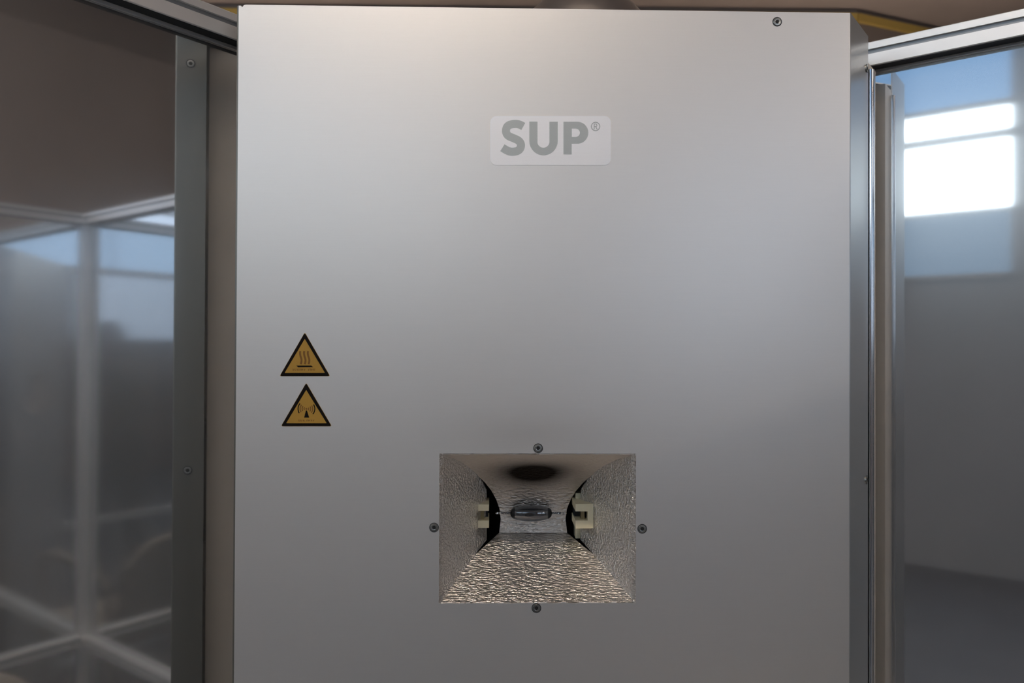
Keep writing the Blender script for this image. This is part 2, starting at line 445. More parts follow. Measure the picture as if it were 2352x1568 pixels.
def add_post(parent, base, a, b, z0, z1):
    """square post with a slot on the two room faces; base is the inside sheet corner, a and b point into the room"""
    s = RAILW; t = -0.009
    g0, g1 = 0.003, 0.009
    pr = [(t, t), (s, t), (s, g0), (s-GD, g0), (s-GD, g1), (s, g1), (s, s), (g1, s), (g1, s-GD), (g0, s-GD), (g0, s), (t, s)]
    o = obj('corner_post', bm_prism([base+a*x+b*y+ZV*z0 for x, y in pr], ZV*(z1-z0)), M['rail'], parent)
    return o
def bolt(parent, c, n, r=0.006, name='bolt'):
    """button-head bolt with a hexagon recess"""
    n = n.normalized(); ex = n.orthogonal().normalized(); ey = n.cross(ex)
    bm = bmesh.new(); rings = []
    for rr, h in ((r, 0), (r*0.95, r*0.25), (r*0.7, r*0.5), (r*0.42, r*0.56)):
        rings.append([bm.verts.new(c+n*h+(ex*math.cos(k*math.pi/6)+ey*math.sin(k*math.pi/6))*rr) for k in range(12)])
    for q, s in zip(rings, rings[1:]):
        for k in range(12):
            bm.faces.new((q[k], q[(k+1) % 12], s[(k+1) % 12], s[k]))
    o = obj(name, bm, M['screw'], parent, True)
    hx = [c+n*(r*0.30)+(ex*math.cos(k*math.pi/3)+ey*math.sin(k*math.pi/3))*r*0.45 for k in range(6)]
    obj('hex_recess', bm_prism(hx, n*0.0003), M['socket_dark'], o)
    return o
def wall_sheets(t, base, along, nrm, length, off=0.0):
    b = base+along*off; L = length-off
    obj('mirror_sheet', bm_box(b+ZV*(ZLOW-0.015), along*L, nrm*-0.004, ZV*(ZRT-0.012-ZLOW+0.015)), M['mirror'], t)
    obj('lower_sheet', bm_box(b+ZV*0.03, along*L, nrm*-0.004, ZV*(ZLOW-0.02-0.03)), M['mirror'], t)
    obj('seal_strip', bm_box(b+nrm*0.0002+ZV*(ZRB-0.0035), along*L, nrm*0.003, ZV*0.0035), M['seal'], t)
    add_rail('top_rail', t, b, along, nrm, L, ZRT)
    obj('underside_shade_strip', bm_box(b+nrm*0.0045+ZV*(ZRB-0.0006), along*L, nrm*0.0150, ZV*0.0005), M['under_shade'], t)  # flat dark strip, painted shade of the slot under the rail
    add_rail('middle_rail', t, b, along, nrm, L, ZLOW)
    add_rail('bottom_rail', t, b, along, nrm, L, 0.031)
LEN = 1.62
wl = thing('enclosure_wall', 'polished metal enclosure wall with beige-lit top rail, left of the cabinet', 'wall panel', W(0.8, 0, 0), 'polished enclosure walls')
wall_sheets(wl, W(0, 0), UX, VX, LEN, 0.023)
add_post(wl, W(LEN+0.022, 0), -UX, VX, 0.0, ZRB)
wr = thing('enclosure_wall', 'polished metal enclosure wall mirroring a bright window, right of the cabinet', 'wall panel', W(0, 0.8, 0), 'polished enclosure walls')
wall_sheets(wr, W(0, 0), VX, UX, VW, 0.023)
add_post(wr, W(0, VW), UX, -VX, 0.0, ZRB)
wo = thing('enclosure_wall', 'polished enclosure wall seen only as a reflection in the left wall', 'wall panel', W(0.3, VW, 0), 'polished enclosure walls')
LENO = 0.62
wall_sheets(wo, W(0, VW), UX, -VX, LENO, 0.023)
add_post(wo, W(LENO+0.022, VW), -UX, -VX, 0.0, ZRB)
for zz in (ZLOW-0.015,):
    bolt(wr, W(RAILW, VW-0.038, zz), UX)
    bolt(wo, W(0.042, VW-RAILW, zz), -VX)
# ------------------------------------------------------------------ the cabinet across the corner
cab = thing('lamp_cabinet', 'tall satin aluminium lamp cabinet standing across the corner of the enclosure', 'cabinet', (0.05, D+0.15, 0))
T = 0.0016
EX = Vector((1, 0, 0))
RB = 0.0025
outer = [(XL+RB, 0.02), (XR-RB, 0.02), (XR-RB, ZT), (XL+0.010, ZT), (XL+0.0082, ZT-0.0005), (XL+0.0062, ZT-0.0028), (XL+0.0046, ZT-0.0012), (XL+RB, ZT-0.0012)]
hole = [(AX0, AZ0), (AX1, AZ0), (AX1, AZ1), (AX0, AZ1)]
fp = obj('front_panel', fill_plate([outer, hole], Vector((0, D, 0)), EX, ZV, Vector((0, T, 0))), M['front'], cab)
# left return: straight back 32 mm; right return: swung out towards the wall
def bend_profile(edge_x, sign, dirv, length, r=RB, n=5):
    """plan outline (outer line then inner line) of a bent edge starting at the front plane"""
    start = Vector((edge_x-sign*r, D, 0)); c = start+Vector((0, r, 0))
    a1 = math.atan2(dirv.x*sign, dirv.y)           # turn left to make from +x*sign to dirv
    turn = math.pi/2-a1
    o_, i_ = [], []
    for k in range(n+1):
        q = turn*k/n
        d = Vector((sign*math.sin(q), -math.cos(q), 0))
        o_.append(c+d*r); i_.append(c+d*(r-T))
    o_.append(o_[-1]+dirv*length); i_.append(i_[-1]+dirv*length)
    return o_+list(reversed(i_))
pl_ = bend_profile(XL, -1, Vector((0, 1, 0)), 0.032)
lr = obj('side_return', bm_prism([p+ZV*0.02 for p in pl_], ZV*(ZT-0.0012-0.02)), M['return'], cab, True)
DR = -UX
pr_ = bend_profile(XR, 1, DR, 0.0785)
rr_ = obj('side_return', bm_prism([p+ZV*0.02 for p in pr_], ZV*(ZT-0.02)), M['side'], cab, True)
rr_['label'] = 'slanted side of the cabinet towards the right wall'
# rounded polished edge and rear body
e0 = Vector((XR, D, 0))+DR*0.086
obj('edge_strip', bm_tube([e0+ZV*0.02, e0+ZV*(EYE+0.33)], 0.0044, 14), M['chrome'], cab, True)
NR = VX                                        # outward normal of the slanted side is about +v
def uvof(p):
    return p.dot(UX)+UR, p.dot(VX)+VL
b1 = Vector((XR, D, 0))+DR*0.083-VX*0.003
b2 = Vector((XR, D, 0))+DR*0.118-VX*0.003
xl2 = XL+0.030
ybl = (VL+xl2*VX.x-0.0240)/-VX.y
plan = [Vector((xl2, D+0.034, 0)), Vector((XR-0.03, D+0.034, 0)), b1, b2, W(0.03, 0.024), Vector((xl2, ybl, 0))]
# body: side and back sheets (hollow), so that the lamp opening keeps its depth
def wallsheet(name, a, b, mat, z0=0.02, z1=None, th=0.0015):
    z1 = z1 or ZT-0.004
    t = (b-a).normalized(); n = Vector((-t.y, t.x, 0))
    return obj(name, bm_prism([a+ZV*z0, b+ZV*z0, b+n*th+ZV*z0, a+n*th+ZV*z0], ZV*(z1-z0)), mat, cab)
wallsheet('body_side', plan[5], plan[0], M['body'])
wallsheet('body_side', b2, b1, M['body'], z1=EYE+0.338)
wallsheet('body_back', W(0.03, 0.024), plan[5], M['body'])
wallsheet('body_back', b2, W(0.03, 0.024), M['body'], z1=EYE+0.338)
obj('top_panel', bm_prism([Vector((XL+0.002, D+T, 0))+ZV*(ZT-0.004), Vector((XR-0.002, D+T, 0))+ZV*(ZT-0.004), b1-VX*0.05+ZV*(ZT-0.004), b2-VX*0.05+ZV*(ZT-0.004), W(0.03, 0.024, ZT-0.004), plan[5]+ZV*(ZT-0.004)], ZV*0.0015), M['side'], cab)
# screws: countersunk heads with hexagon recess
def screw_mesh(r=0.0043):
    bm = bmesh.new(); rings = []
    # local axis -Y is outwards
    for rr, h in ((r, 0.0004), (r*0.93, 0.0007), (r*0.60, 0.0008), (r*0.50, 0.0007)):
        rings.append([bm.verts.new((rr*math.cos(k*math.pi/8), -h, rr*math.sin(k*math.pi/8))) for k in range(16)])
    base = [bm.verts.new((r*math.cos(k*math.pi/8), 0.001, r*math.sin(k*math.pi/8))) for k in range(16)]
    rings.insert(0, base)
    for q, s in zip(rings, rings[1:]):
        for k in range(16):
            bm.faces.new((q[k], q[(k+1) % 16], s[(k+1) % 16], s[k]))
    bmesh.ops.recalc_face_normals(bm, faces=bm.faces[:])
    me = bpy.data.meshes.new('screw'); bm.to_mesh(me); bm.free(); me.materials.append(M['screw'])
    bm = bm_prism([(r*0.52*math.cos(k*math.pi/3), -0.0003, r*0.52*math.sin(k*math.pi/3)) for k in range(6)], Vector((0, 0.0004, 0)))
    bmesh.ops.recalc_face_normals(bm, faces=bm.faces[:])
    m2 = bpy.data.meshes.new('hex_recess'); bm.to_mesh(m2); bm.free(); m2.materials.append(M['socket_dark'])
    bm = bmesh.new()
    a = [bm.verts.new((r*1.0*math.cos(k*math.pi/10), -0.0002, r*1.0*math.sin(k*math.pi/10))) for k in range(20)]
    b = [bm.verts.new((r*1.22*math.cos(k*math.pi/10), -0.00025, r*1.22*math.sin(k*math.pi/10))) for k in range(20)]
    for k in range(20):
        bm.faces.new((a[k], a[(k+1) % 20], b[(k+1) % 20], b[k]))
    bmesh.ops.solidify(bm, geom=bm.faces[:], thickness=0.0002)
    m3 = bpy.data.meshes.new('countersink'); bm.to_mesh(m3); bm.free(); m3.materials.append(M['countersink'])
    return me, m2, m3
SM = screw_mesh()
def screw(c, rz=0.0):
    o = bpy.data.objects.new('screw', SM[0]); COL.objects.link(o)
    o.location = c; o.rotation_euler = (0, random.uniform(0, 1), rz)
    o.parent = cab; o.matrix_parent_inverse = Matrix.Translation(cab.location).inverted()
    for nm, me in (('hex_recess', SM[1]), ('countersink', SM[2])):
        q = bpy.data.objects.new(nm, me); COL.objects.link(q); q.parent = o
    return o
for px, py in ((1785, 50), (1236, 1029), (997, 1211), (1475, 1214), (1232, 1396)):
    screw(face(px, py))
ZS1, ZS2 = EYE+0.333, EYE-0.145
for z in (ZS1, ZS2):
    screw(Vector((XL, D+0.017, z)), -math.pi/2)
    screw(Vector((XR, D, z-0.006))+DR*0.068, math.pi/2-AL)
# ------------------------------------------------------------------ lamp opening
YB = D+0.11
KS = 0.457
def xs_plate(y):
    t = y-D
    return AX0+KS*t, AX1-(KS-0.02)*t
def xs_sheet(y):
    a, b = xs_plate(y); g = max(0, (y-D-0.092))*0.30
    return a+g, b-g
E_ = EYE
upper = [(D+T, E_-0.1142), (D+0.015, E_-0.1180), (D+0.03, E_-0.1228), (D+0.046, E_-0.1290), (D+0.062, E_-0.1362), (D+0.076, E_-0.1440), (D+0.088, E_-0.1520), (D+0.100, E_-0.1620), (D+0.110, E_-0.1735), (D+0.118, E_-0.186), (D+0.1235, E_-0.199), (D+0.1255, E_-0.212), (D+0.1230, E_-0.2282)]
lower = [(D+0.1230, E_-0.2284), (D+0.08, E_-0.2445), (D+0.04, E_-0.2597), (D+T, E_-0.2745)]
obj('upper_reflector', sheet(upper, xs_sheet, 0.0008, 14), M['hammer_soot'], cab, True)
obj('lower_reflector', sheet(lower, xs_sheet, 0.0008, 14), M['hammer'], cab)
# side cheeks with a notch for each lamp holder
def cheek(side):
    j = 0 if side < 0 else 1
    top = [(y, z) for y, z in upper if y <= YB+1e-6]
    bot = []
    for y, z in lower:
        if y < YB:
            bot.append((y, z))
    yb_z = E_-0.2284-(0.1230-0.110)*0.3767
    zc = E_-0.2045
    nt_ = 0.026 if side < 0 else 0.033
    out_ = top[:-1]+[(YB, E_-0.1735), (YB, zc+0.0165), (YB-nt_, zc+0.0165), (YB-nt_, zc-0.0165), (YB, zc-0.0165), (YB, yb_z-0.0005)]+bot
    pts = []
    for y, z in out_:
        pts.append(Vector((xs_plate(y)[j], y, z)))
    bm = bm_prism(pts, Vector((side*0.001, 0, 0)))
    bmesh.ops.triangulate(bm, faces=[f for f in bm.faces if len(f.verts) > 4])
    return obj('cheek', bm, M['hammer'], cab)
cheek(-1); cheek(1)
# embossed raw edge on both sides of the opening (folded cheek flange)
for j, s in ((0, 1), (1, -1)):
    x = (AX0, AX1)[j]
    bm = bmesh.new()
    nseg = 60
    prev = None
    for k in range(nseg+1):
        z = AZ0+(AZ1-AZ0)*k/nseg
        wv = 0.0042+random.uniform(-0.0006, 0.0006)
        a = bm.verts.new((x, D-0.0002, z)); b = bm.verts.new((x+s*wv, D+0.0035+random.uniform(-0.0008, 0.0008), z))
        if prev:
            bm.faces.new((prev[0], a, b, prev[1]))
        prev = (a, b)
    bmesh.ops.solidify(bm, geom=bm.faces[:], thickness=0.0006)
    obj('cheek_flange', bm, M['hammer'], cab)
# dark housing behind the reflector
hb = bmesh.new()
x0, x1, y0, y1, z0, z1 = AX0-0.004, AX1+0.004, D+0.003, D+0.19, AZ0-0.004, AZ1+0.004
axbox(x0-0.002, x1+0.002, y1, y1+0.002, z0, z1, hb)
axbox(x0-0.002, x0, y0, y1, z0, z1, hb); axbox(x1, x1+0.002, y0, y1, z0, z1, hb)
axbox(x0, x1, y0, y1, z0-0.002, z0, hb); axbox(x0, x1, y0, y1, z1, z1+0.002, hb)
obj('lamp_housing', hb, M['black'], cab)
# ceramic lamp holders
ZL = E_-0.2035
YLP = D+0.115
def rbox(x0, x1, y0, y1, z0, z1, r, mat, parent, name):
    return obj(name, bevel(axbox(x0, x1, y0, y1, z0, z1), r, 2), mat, parent, True)
def px_at(px, py, y):
    return face(px, py, y)
# left holder: two prongs of a fork, contact blade between them
yl = D+0.088
a = face(1090, 1158, yl); b = face(1121, 1173, yl); c = face(1090, 1195, yl); d_ = face(1121, 1212, yl)
hl = rbox(a.x, b.x+0.001, yl, yl+0.042, b.z, a.z, 0.0016, M['ceramic'], cab, 'lamp_holder')
rbox(c.x, d_.x+0.001, yl, yl+0.042, d_.z, c.z, 0.0016, M['ceramic'], hl, 'lower_prong')
rbox(a.x+0.0005, b.x, yl+0.020, yl+0.042, c.z+0.0002, b.z-0.0002, 0.0008, M['black'], hl, 'fork_base')
rbox(face(1098, 1180, yl).x, face(1112, 1180, yl).x, yl+0.006, yl+0.02, c.z, b.z-0.0012, 0.0006, M['contact'], hl, 'contact_blade')
# right holder: C-shaped fork and the block behind it
yr = D+0.082
a = face(1322, 1157, yr); b = face(1367, 1174, yr); c = face(1322, 1195, yr); d_ = face(1367, 1213, yr); e = face(1350, 1180, yr)
cpts = [(a.x, a.z), (b.x, a.z), (b.x, d_.z), (a.x, d_.z), (a.x, c.z), (e.x, c.z), (e.x, b.z), (a.x, b.z)]
bmc = bm_prism([Vector((x, yr, z)) for x, z in cpts], Vector((0, 0.045, 0)))
hr = obj('lamp_holder', bevel(bmc, 0.0014, 2), M['ceramic'], cab, True)
rbox(a.x+0.001, e.x+0.001, yr+0.022, yr+0.045, c.z+0.0002, b.z-0.0002, 0.0006, M['black'], hr, 'fork_base')
rbox(face(1336, 1180, yr).x, face(1344, 1180, yr).x, yr+0.007, yr+0.022, c.z, b.z-0.0012, 0.0005, M['contact'], hr, 'contact_blade')
yq = D+0.116
a2 = face(1322, 1132, yq); b2_ = face(1342, 1236, yq)
rbox(a2.x, b2_.x, yq, yq+0.02, b2_.z, a2.z, 0.003, M['ceramic'], hr, 'holder_block')
# double-ended lamp
lc = face(1220, 1178, YLP)
la, lb = face(1172, 1178, YLP), face(1268, 1178, YLP)
hl_len = (lb.x-la.x)/2; rad = (face(1220, 1161, YLP).z-face(1220, 1195, YLP).z)/2
bm = bmesh.new(); rings = []
nn = 22
for k in range(nn+1):
    s = -1+2*k/nn
    rr = rad*math.sqrt(max(0.0, 1-abs(s)**2.3))*0.98+0.0012
    rings.append([bm.verts.new((lc.x+s*hl_len, lc.y+rr*math.cos(2*math.pi*q/20), lc.z+rr*math.sin(2*math.pi*q/20))) for q in range(20)])
for p_, q_ in zip(rings, rings[1:]):
    for k in range(20):
        bm.faces.new((p_[k], p_[(k+1) % 20], q_[(k+1) % 20], q_[k]))
bm.faces.new(rings[0]); bm.faces.new(list(reversed(rings[-1])))
lamp = obj('lamp', bm, M['quartz'], cab, True)
lamp['label'] = 'small clear double-ended discharge lamp'
bm = bmesh.new()
bm_tube([lc+ZV*(rad*0.9), lc+ZV*(rad*1.06), lc+ZV*(rad*1.28)], [0.0042, 0.0028, 0.0006], 12, bm)
obj('exhaust_tip', bm, M['quartz'], lamp, True)
for s in (-1, 1):
    ks = (0.80, 0.86, 0.91, 0.96, 1.0)
    obj('end_coating', bm_tube([lc+EX*s*hl_len*k_ for k_ in ks], [rad*math.sqrt(1-k_**2.3)*0.98+0.0016 for k_ in ks], 16), M['lampend'], lamp, True)
    pts = [lc+EX*s*hl_len*(1.0+0.68*k/30)+Vector((0, 0.0006*math.cos(k*1.7), 0.0006*math.sin(k*1.7))) for k in range(31)]
    obj('lead_wire', bm_tube(pts, 0.0011, 8), M['wire'], lamp, True)
    obj('seal_stem', bm_tube([lc+EX*s*hl_len*0.98, lc+EX*s*hl_len*1.42], 0.0015, 10), M['quartz'], lamp, True)
# ------------------------------------------------------------------ SUP label
def fpx(px, py):
    p_ = face(px, py); return (p_.x, p_.z)
def zc3(x, y, ox=1090, oy=240, s=6.72):
    return fpx(ox+x/s, oy+y/s)
def plate(name, loops, off, th, mat, parent):
    return obj(name, fill_plate(loops, Vector((0, D-off, 0)), EX, ZV, Vector((0, -th, 0))), mat, parent)
def ribbon(center, half, smooth=True):
    pts = [Vector((p_[0], p_[1])) for p_ in center]
    if smooth:
        for _ in range(3):
            q = [pts[0]]
            for a_, b_ in zip(pts, pts[1:]):
                q += [a_*0.75+b_*0.25, a_*0.25+b_*0.75]
            q.append(pts[-1]); pts = q
    L_, R_ = [], []
    for i, p_ in enumerate(pts):
        t_ = (pts[min(i+1, len(pts)-1)]-pts[max(i-1, 0)]).normalized()
        n_ = Vector((-t_.y, t_.x))
        L_.append(p_+n_*half); R_.append(p_-n_*half)
    return L_, R_
def ribbon_plate(name, centers, half, off, th, mat, parent, smooth=True):
    bm = bmesh.new()
    for center in centers:
        L_, R_ = ribbon(center, half, smooth)
        a_ = [bm.verts.new((p_.x, D-off, p_.y)) for p_ in L_]; b_ = [bm.verts.new((p_.x, D-off, p_.y)) for p_ in R_]
        for i in range(len(a_)-1):
            bm.faces.new((a_[i], a_[i+1], b_[i+1], b_[i]))
    bmesh.ops.recalc_face_normals(bm, faces=bm.faces[:])
    r = bmesh.ops.extrude_face_region(bm, geom=bm.faces[:])
    bmesh.ops.translate(bm, vec=(0, -th, 0), verts=[g for g in r['geom'] if isinstance(g, bmesh.types.BMVert)])
    return obj(name, bm, mat, parent)
mm = 0.0001
def rrect(x0, y0, x1, y1, r):
    pts = []
    for cx, cy, a0 in ((x1-r, y0+r, -90), (x1-r, y1-r, 0), (x0+r, y1-r, 90), (x0+r, y0+r, 180)):
        pts += arc(cx, cy, r, r, a0, a0+90, 6)
    return pts
lab = plate('name_label', [[fpx(x, y) for x, y in rrect(1126, 266.5, 1403, 379.5, 15)]], 0.0, 0.0004, M['label'], cab)
lab['label'] = 'pale rounded name label reading SUP'
# skew of the label follows the face, so plain rectangles serve
S_c = [(752, 340), (690, 306), (605, 298), (505, 325), (478, 415), (510, 485), (600, 520), (690, 560), (725, 630), (690, 712), (590, 733), (510, 718), (430, 668)]
ribbon_plate('letter_s', [[zc3(x, y) for x, y in S_c]], 62/6.72*0.4706e-3, 0.0004, 0.0002, M['letter'], lab)
uo = [(845, 265), (845, 560)]+[(1064+219*math.cos(math.radians(q)), 565-220*math.sin(math.radians(q))) for q in range(180, 361, 12)]+[(1283, 560), (1283, 268), (1155, 268), (1155, 575)]
uo += [(1062+93*math.cos(math.radians(q)), 578-90*math.sin(math.radians(q))) for q in range(360, 179, -12)]+[(970, 575), (970, 266)]
plate('letter_u', [[zc3(x, y) for x, y in uo]], 0.0004, 0.0002, M['letter'], lab)
po = [(1372, 268), (1590, 268)]+[(1590+165*math.cos(math.radians(q)), 437-168*math.sin(math.radians(q))) for q in range(84, -91, -12)]+[(1498, 605), (1498, 770), (1372, 770)]
ph = [(1500, 372), (1550, 372)]+[(1555+70*math.cos(math.radians(q)), 437-66*math.sin(math.radians(q))) for q in range(84, -91, -12)]+[(1500, 503)]
plate('letter_p', [[zc3(x, y) for x, y in po], [zc3(x, y) for x, y in ph]], 0.0004, 0.0002, M['letter'], lab)
plate('registered_mark', [[zc3(1867+71*math.cos(math.radians(q)), 340+71*math.sin(math.radians(q))) for q in range(0, 360, 12)], [zc3(1867+58*math.cos(math.radians(q)), 340+58*math.sin(math.radians(q))) for q in range(0, 360, 12)]], 0.0004, 0.0002, M['letter'], lab)
ribbon_plate('registered_mark', [[zc3(*q) for q in ((1846, 385), (1846, 300))], [zc3(*q) for q in ((1846, 302), (1878, 302), (1890, 320), (1878, 342), (1846, 342))], [zc3(*q) for q in ((1868, 342), (1892, 385))]], 6/6.72*0.4706e-3, 0.0004, 0.0002, M['letter'], lab, False)
# ------------------------------------------------------------------ warning signs
def z4(x, y):                                   # zoom frame of the upper sign
    return fpx(640+x/14.256, 760+y/14.256)
def z5(x, y):
    return fpx(640+x/14.256, 875+y/14.256)
def rtri(zf, A, B, C, r):
    P = [Vector(A), Vector(B), Vector(C)]; out_ = []
    for i in range(3):
        p_, a_, b_ = P[i], P[i-1], P[(i+1) % 3]
        da, db = (a_-p_).normalized(), (b_-p_).normalized()
        for k in range(7):
            s = k/6
            q = (p_+da*r)*(1-s)**2+p_*2*s*(1-s)+(p_+db*r)*s*s
            out_.append(zf(q.x, q.y))
    return out_
PXM = 0.4706e-3/14.256
def sign(zf, tri, inner, label):
    base = plate('warning_sign', [rtri(zf, *tri, 70)], 0.0, 0.0003, M['yellow'], cab)
    base['label'] = label
    plate('sign_border', [rtri(zf, *[((x-cx)*0.985+cx, (y-cy)*0.985+cy) for (x, y), (cx, cy) in zip(tri, [(sum(q[0] for q in tri)/3, sum(q[1] for q in tri)/3)]*3)], 75), rtri(zf, *inner, 22)], 0.0003, 0.0001, M['sblack'], base)
    return base
s1 = sign(z4, [(858, 40), (1690, 1480), (30, 1480)], [(858, 255), (1520, 1372), (195, 1372)], 'yellow triangular hot-surface warning sign, the upper of two')
wav = []
for x in (705, 835, 960):
    wav.append([z4(x+6+q[0], q[1]) for q in ((0, 655), (-12, 730), (8, 830), (42, 920), (40, 1010), (18, 1085))])
ribbon_plate('heat_wave', [wav[0]], 30*PXM, 0.0003, 0.0001, M['sbrown'], s1)
ribbon_plate('heat_wave', [wav[1]], 30*PXM, 0.0003, 0.0001, M['sbrown'], s1)
ribbon_plate('heat_wave', [wav[2]], 30*PXM, 0.0003, 0.0001, M['sbrown'], s1)
plate('surface_line', [[z4(*q) for q in ((585, 1130), (1070, 1130), (1140, 1180), (640, 1188))]], 0.0003, 0.0001, M['sblack'], s1)
def tiny_print(zf, x0, x1, y0, y1, parent, gaps):
    """illegible small print: short uneven strokes"""
    rnd = random.Random(3); strokes = []; x = x0
    while x < x1:
        if not any(a_ < x < b_ for a_, b_ in gaps):
            strokes.append([zf(x, rnd.uniform(y0, y0+15)), zf(x+rnd.uniform(-18, 18), y1-rnd.uniform(0, 12))])
            if rnd.random() < 0.6:
                ym = rnd.uniform(y0+10, y1-10)
                strokes.append([zf(x, ym), zf(x+30, ym+rnd.uniform(-14, 14))])
        x += 36
    ribbon_plate('small_print', strokes, 7*PXM, 0.0003, 0.0001, M['sbrown'], parent, False)
tiny_print(z4, 470, 1215, 1225, 1300, s1, [(885, 950)])
s2 = sign(z5, [(905, 50), (1745, 1480), (75, 1480)], [(905, 285), (1575, 1375), (250, 1375)], 'yellow triangular radiation warning sign, the lower of two')
plate('antenna', [[z5(*q) for q in ((895, 960), (930, 960), (1005, 1192), (838, 1192))]], 0.0003, 0.0001, M['sblack'], s2)
for rr in (75, 140, 205, 275):
    for a0 in (-32, 148):
        pts = [z5(912+rr*math.cos(math.radians(a0+q)), 905+rr*0.98*math.sin(math.radians(a0+q))) for q in range(0, 73, 8)]
        ribbon_plate('wave_arc', [pts], 17*PXM, 0.0003, 0.0001, M['sblack'] if rr > 250 else M['sbrown'], s2, False)
plate('wave_source', [[z5(912+34*math.cos(math.radians(q)), 905+34*math.sin(math.radians(q))) for q in range(0, 360, 30)]], 0.0003, 0.0001, M['sbrown'], s2)
tiny_print(z5, 660, 1170, 1250, 1320, s2, [(870, 905)])
# ------------------------------------------------------------------ exhaust cowl on the cabinet top
cc = Vector((0.120, 1.06, ZT-0.0021))
R = 0.1
cow = thing('exhaust_cowl', 'round grey metal exhaust cowl on top of the cabinet', 'exhaust cowl', cc)
bm = bmesh.new(); rings = []
prof = [(R*0.985, 0.022)]+[(R*math.cos(math.radians(q)), 0.024+R*0.97*math.sin(math.radians(q))) for q in range(0, 90, 8)]
for rr, z in prof:
    rings.append([bm.verts.new(cc+Vector((rr*math.cos(2*math.pi*k/40), rr*math.sin(2*math.pi*k/40), z))) for k in range(40)])
for a_, b_ in zip(rings, rings[1:]):
    for k in range(40):
        bm.faces.new((a_[k], a_[(k+1) % 40], b_[(k+1) % 40], b_[k]))
bm.faces.new(rings[-1])
obj('dome', bm, M['duct'], cow, True)
obj('collar', bm_tube([cc+ZV*0.0, cc+ZV*0.022], 0.085, 40), M['duct'], cow, True)
pts = [cc+Vector((R*math.cos(2*math.pi*k/40), R*math.sin(2*math.pi*k/40), 0.022)) for k in range(41)]
obj('rolled_rim', bm_tube(pts, 0.003, 8), M['chrome'], cow, True)
# ------------------------------------------------------------------ beige armchair inside the enclosure (seen in the left wall)
ch = thing('armchair', 'beige armchair with rounded back, mirrored at the bottom of the left wall', 'chair', W(0.535, 0.85, 0))
def C(a, b, z):                                 # a along u from the near arm, b along v from the front edge
    return W(0.275+a, 0.55+b, z)
TR = 0.0125
for a in (0.0, 0.52):
    path = fillet([C(a, 0.03, TR), C(a, 0.0, 0.70), C(a, 0.52, 0.685), C(a, 0.60, TR)], 0.07, 8)
    nm = obj('arm_frame', bm_tube(path, TR, 12), M['tube'], ch, True)
    obj('arm_pad', bevel(bm_box(C(a-0.022, 0.08, 0.70), UX*0.044, VX*0.36, ZV*0.016), 0.006), M['beige'], nm, True)
seat = bevel(bm_box(C(0.03, 0.02, 0.42), UX*0.46, VX*0.46, ZV*0.04), 0.015, 3)
obj('seat', seat, M['beige'], ch, True)
for b in (0.06, 0.44):
    obj('cross_bar', bm_tube([C(0.0, b, 0.41), C(0.52, b, 0.41)], 0.010, 10), M['tube'], ch, True)
# backrest: rounded shell panel, curved and leaning back
bm = bmesh.new(); grid = []
na, nb = 16, 12
for i in range(nb+1):
    row = []
    for j in range(na+1):
        x = -1+2*j/na; y = i/nb
        hw = 0.255*(1-0.02*y)
        # squircle-rounded upper corners
        top = 0.46+0.354*(1-(abs(x)**3.2)*0.24)
        z = 0.46+(top-0.46)*y
        row.append(bm.verts.new(C(0.26+x*hw, 0.50+0.10*y-0.05*(1-x*x), z)))
    grid.append(row)
for i in range(nb):
    for j in range(na):
        bm.faces.new((grid[i][j], grid[i][j+1], grid[i+1][j+1], grid[i+1][j]))
bmesh.ops.recalc_face_normals(bm, faces=bm.faces[:])
bmesh.ops.solidify(bm, geom=bm.faces[:], thickness=0.03)
bevel(bm, 0.012, 3, 50)
obj('backrest', bm, M['beige'], ch, True)

# ------------------------------------------------------------------ photographer, dimly mirrored in the cabinet front
M['cloth'] = principled('dark_clothes', (0.32, 0.28, 0.25), 0.85, noise=0.2, nscale=60)
nt = M['cloth'].node_tree                       # shirt above, trousers below the waist, shoes at the ground
tc = [n for n in nt.nodes if n.type == 'TEX_COORD'][0]; pb = [n for n in nt.nodes if n.type == 'BSDF_PRINCIPLED'][0]
sep = N(nt, 'ShaderNodeSeparateXYZ'); nt.links.new(tc.outputs['Object'], sep.inputs[0])
src = pb.inputs['Base Color'].links[0].from_socket
for lim, colr in ((0.96, (0.10, 0.105, 0.12)), (0.075, (0.02, 0.02, 0.02))):
    lt = N(nt, 'ShaderNodeMath', operation='LESS_THAN'); lt.inputs[1].default_value = lim
    nt.links.new(sep.outputs[2], lt.inputs[0])
    mx = N(nt, 'ShaderNodeMix', data_type='RGBA'); mx.inputs['B'].default_value = (*colr, 1)
    nt.links.new(lt.outputs[0], mx.inputs['Factor']); nt.links.new(src, mx.inputs['A'])
    src = mx.outputs['Result']
nt.links.new(src, pb.inputs['Base Color'])
M['skin'] = principled('skin', (0.52, 0.32, 0.22), 0.5)
M['hair'] = principled('brown_hair', (0.07, 0.045, 0.03), 0.6, noise=0.3, nscale=90)
M['shoe'] = principled('black_shoe', (0.02, 0.02, 0.02), 0.4)
M['cambody'] = principled('camera_black', (0.02, 0.02, 0.022), 0.4)
per = thing('person', 'person in dull brown shirt holding up a camera, blurred reflection in cabinet front', 'person', (0, -0.34, 0))
def skin_mesh(name, verts, edges, radii, mat, parent, sub=2, root=0):
    me = bpy.data.meshes.new(name); me.from_pydata(verts, edges, [])
    o = link(name, me, mat, parent)
    md = o.modifiers.new('skin', 'SKIN'); md.use_smooth_shade = True
    for i, r in enumerate(radii):
        sv = me.skin_vertices[0].data[i]; sv.radius = r if isinstance(r, tuple) else (r, r); sv.use_root = (i == root)
    sb = o.modifiers.new('sub', 'SUBSURF'); sb.levels = sub; sb.render_levels = sub
    return o
V3 = []; E3 = []; R3 = []
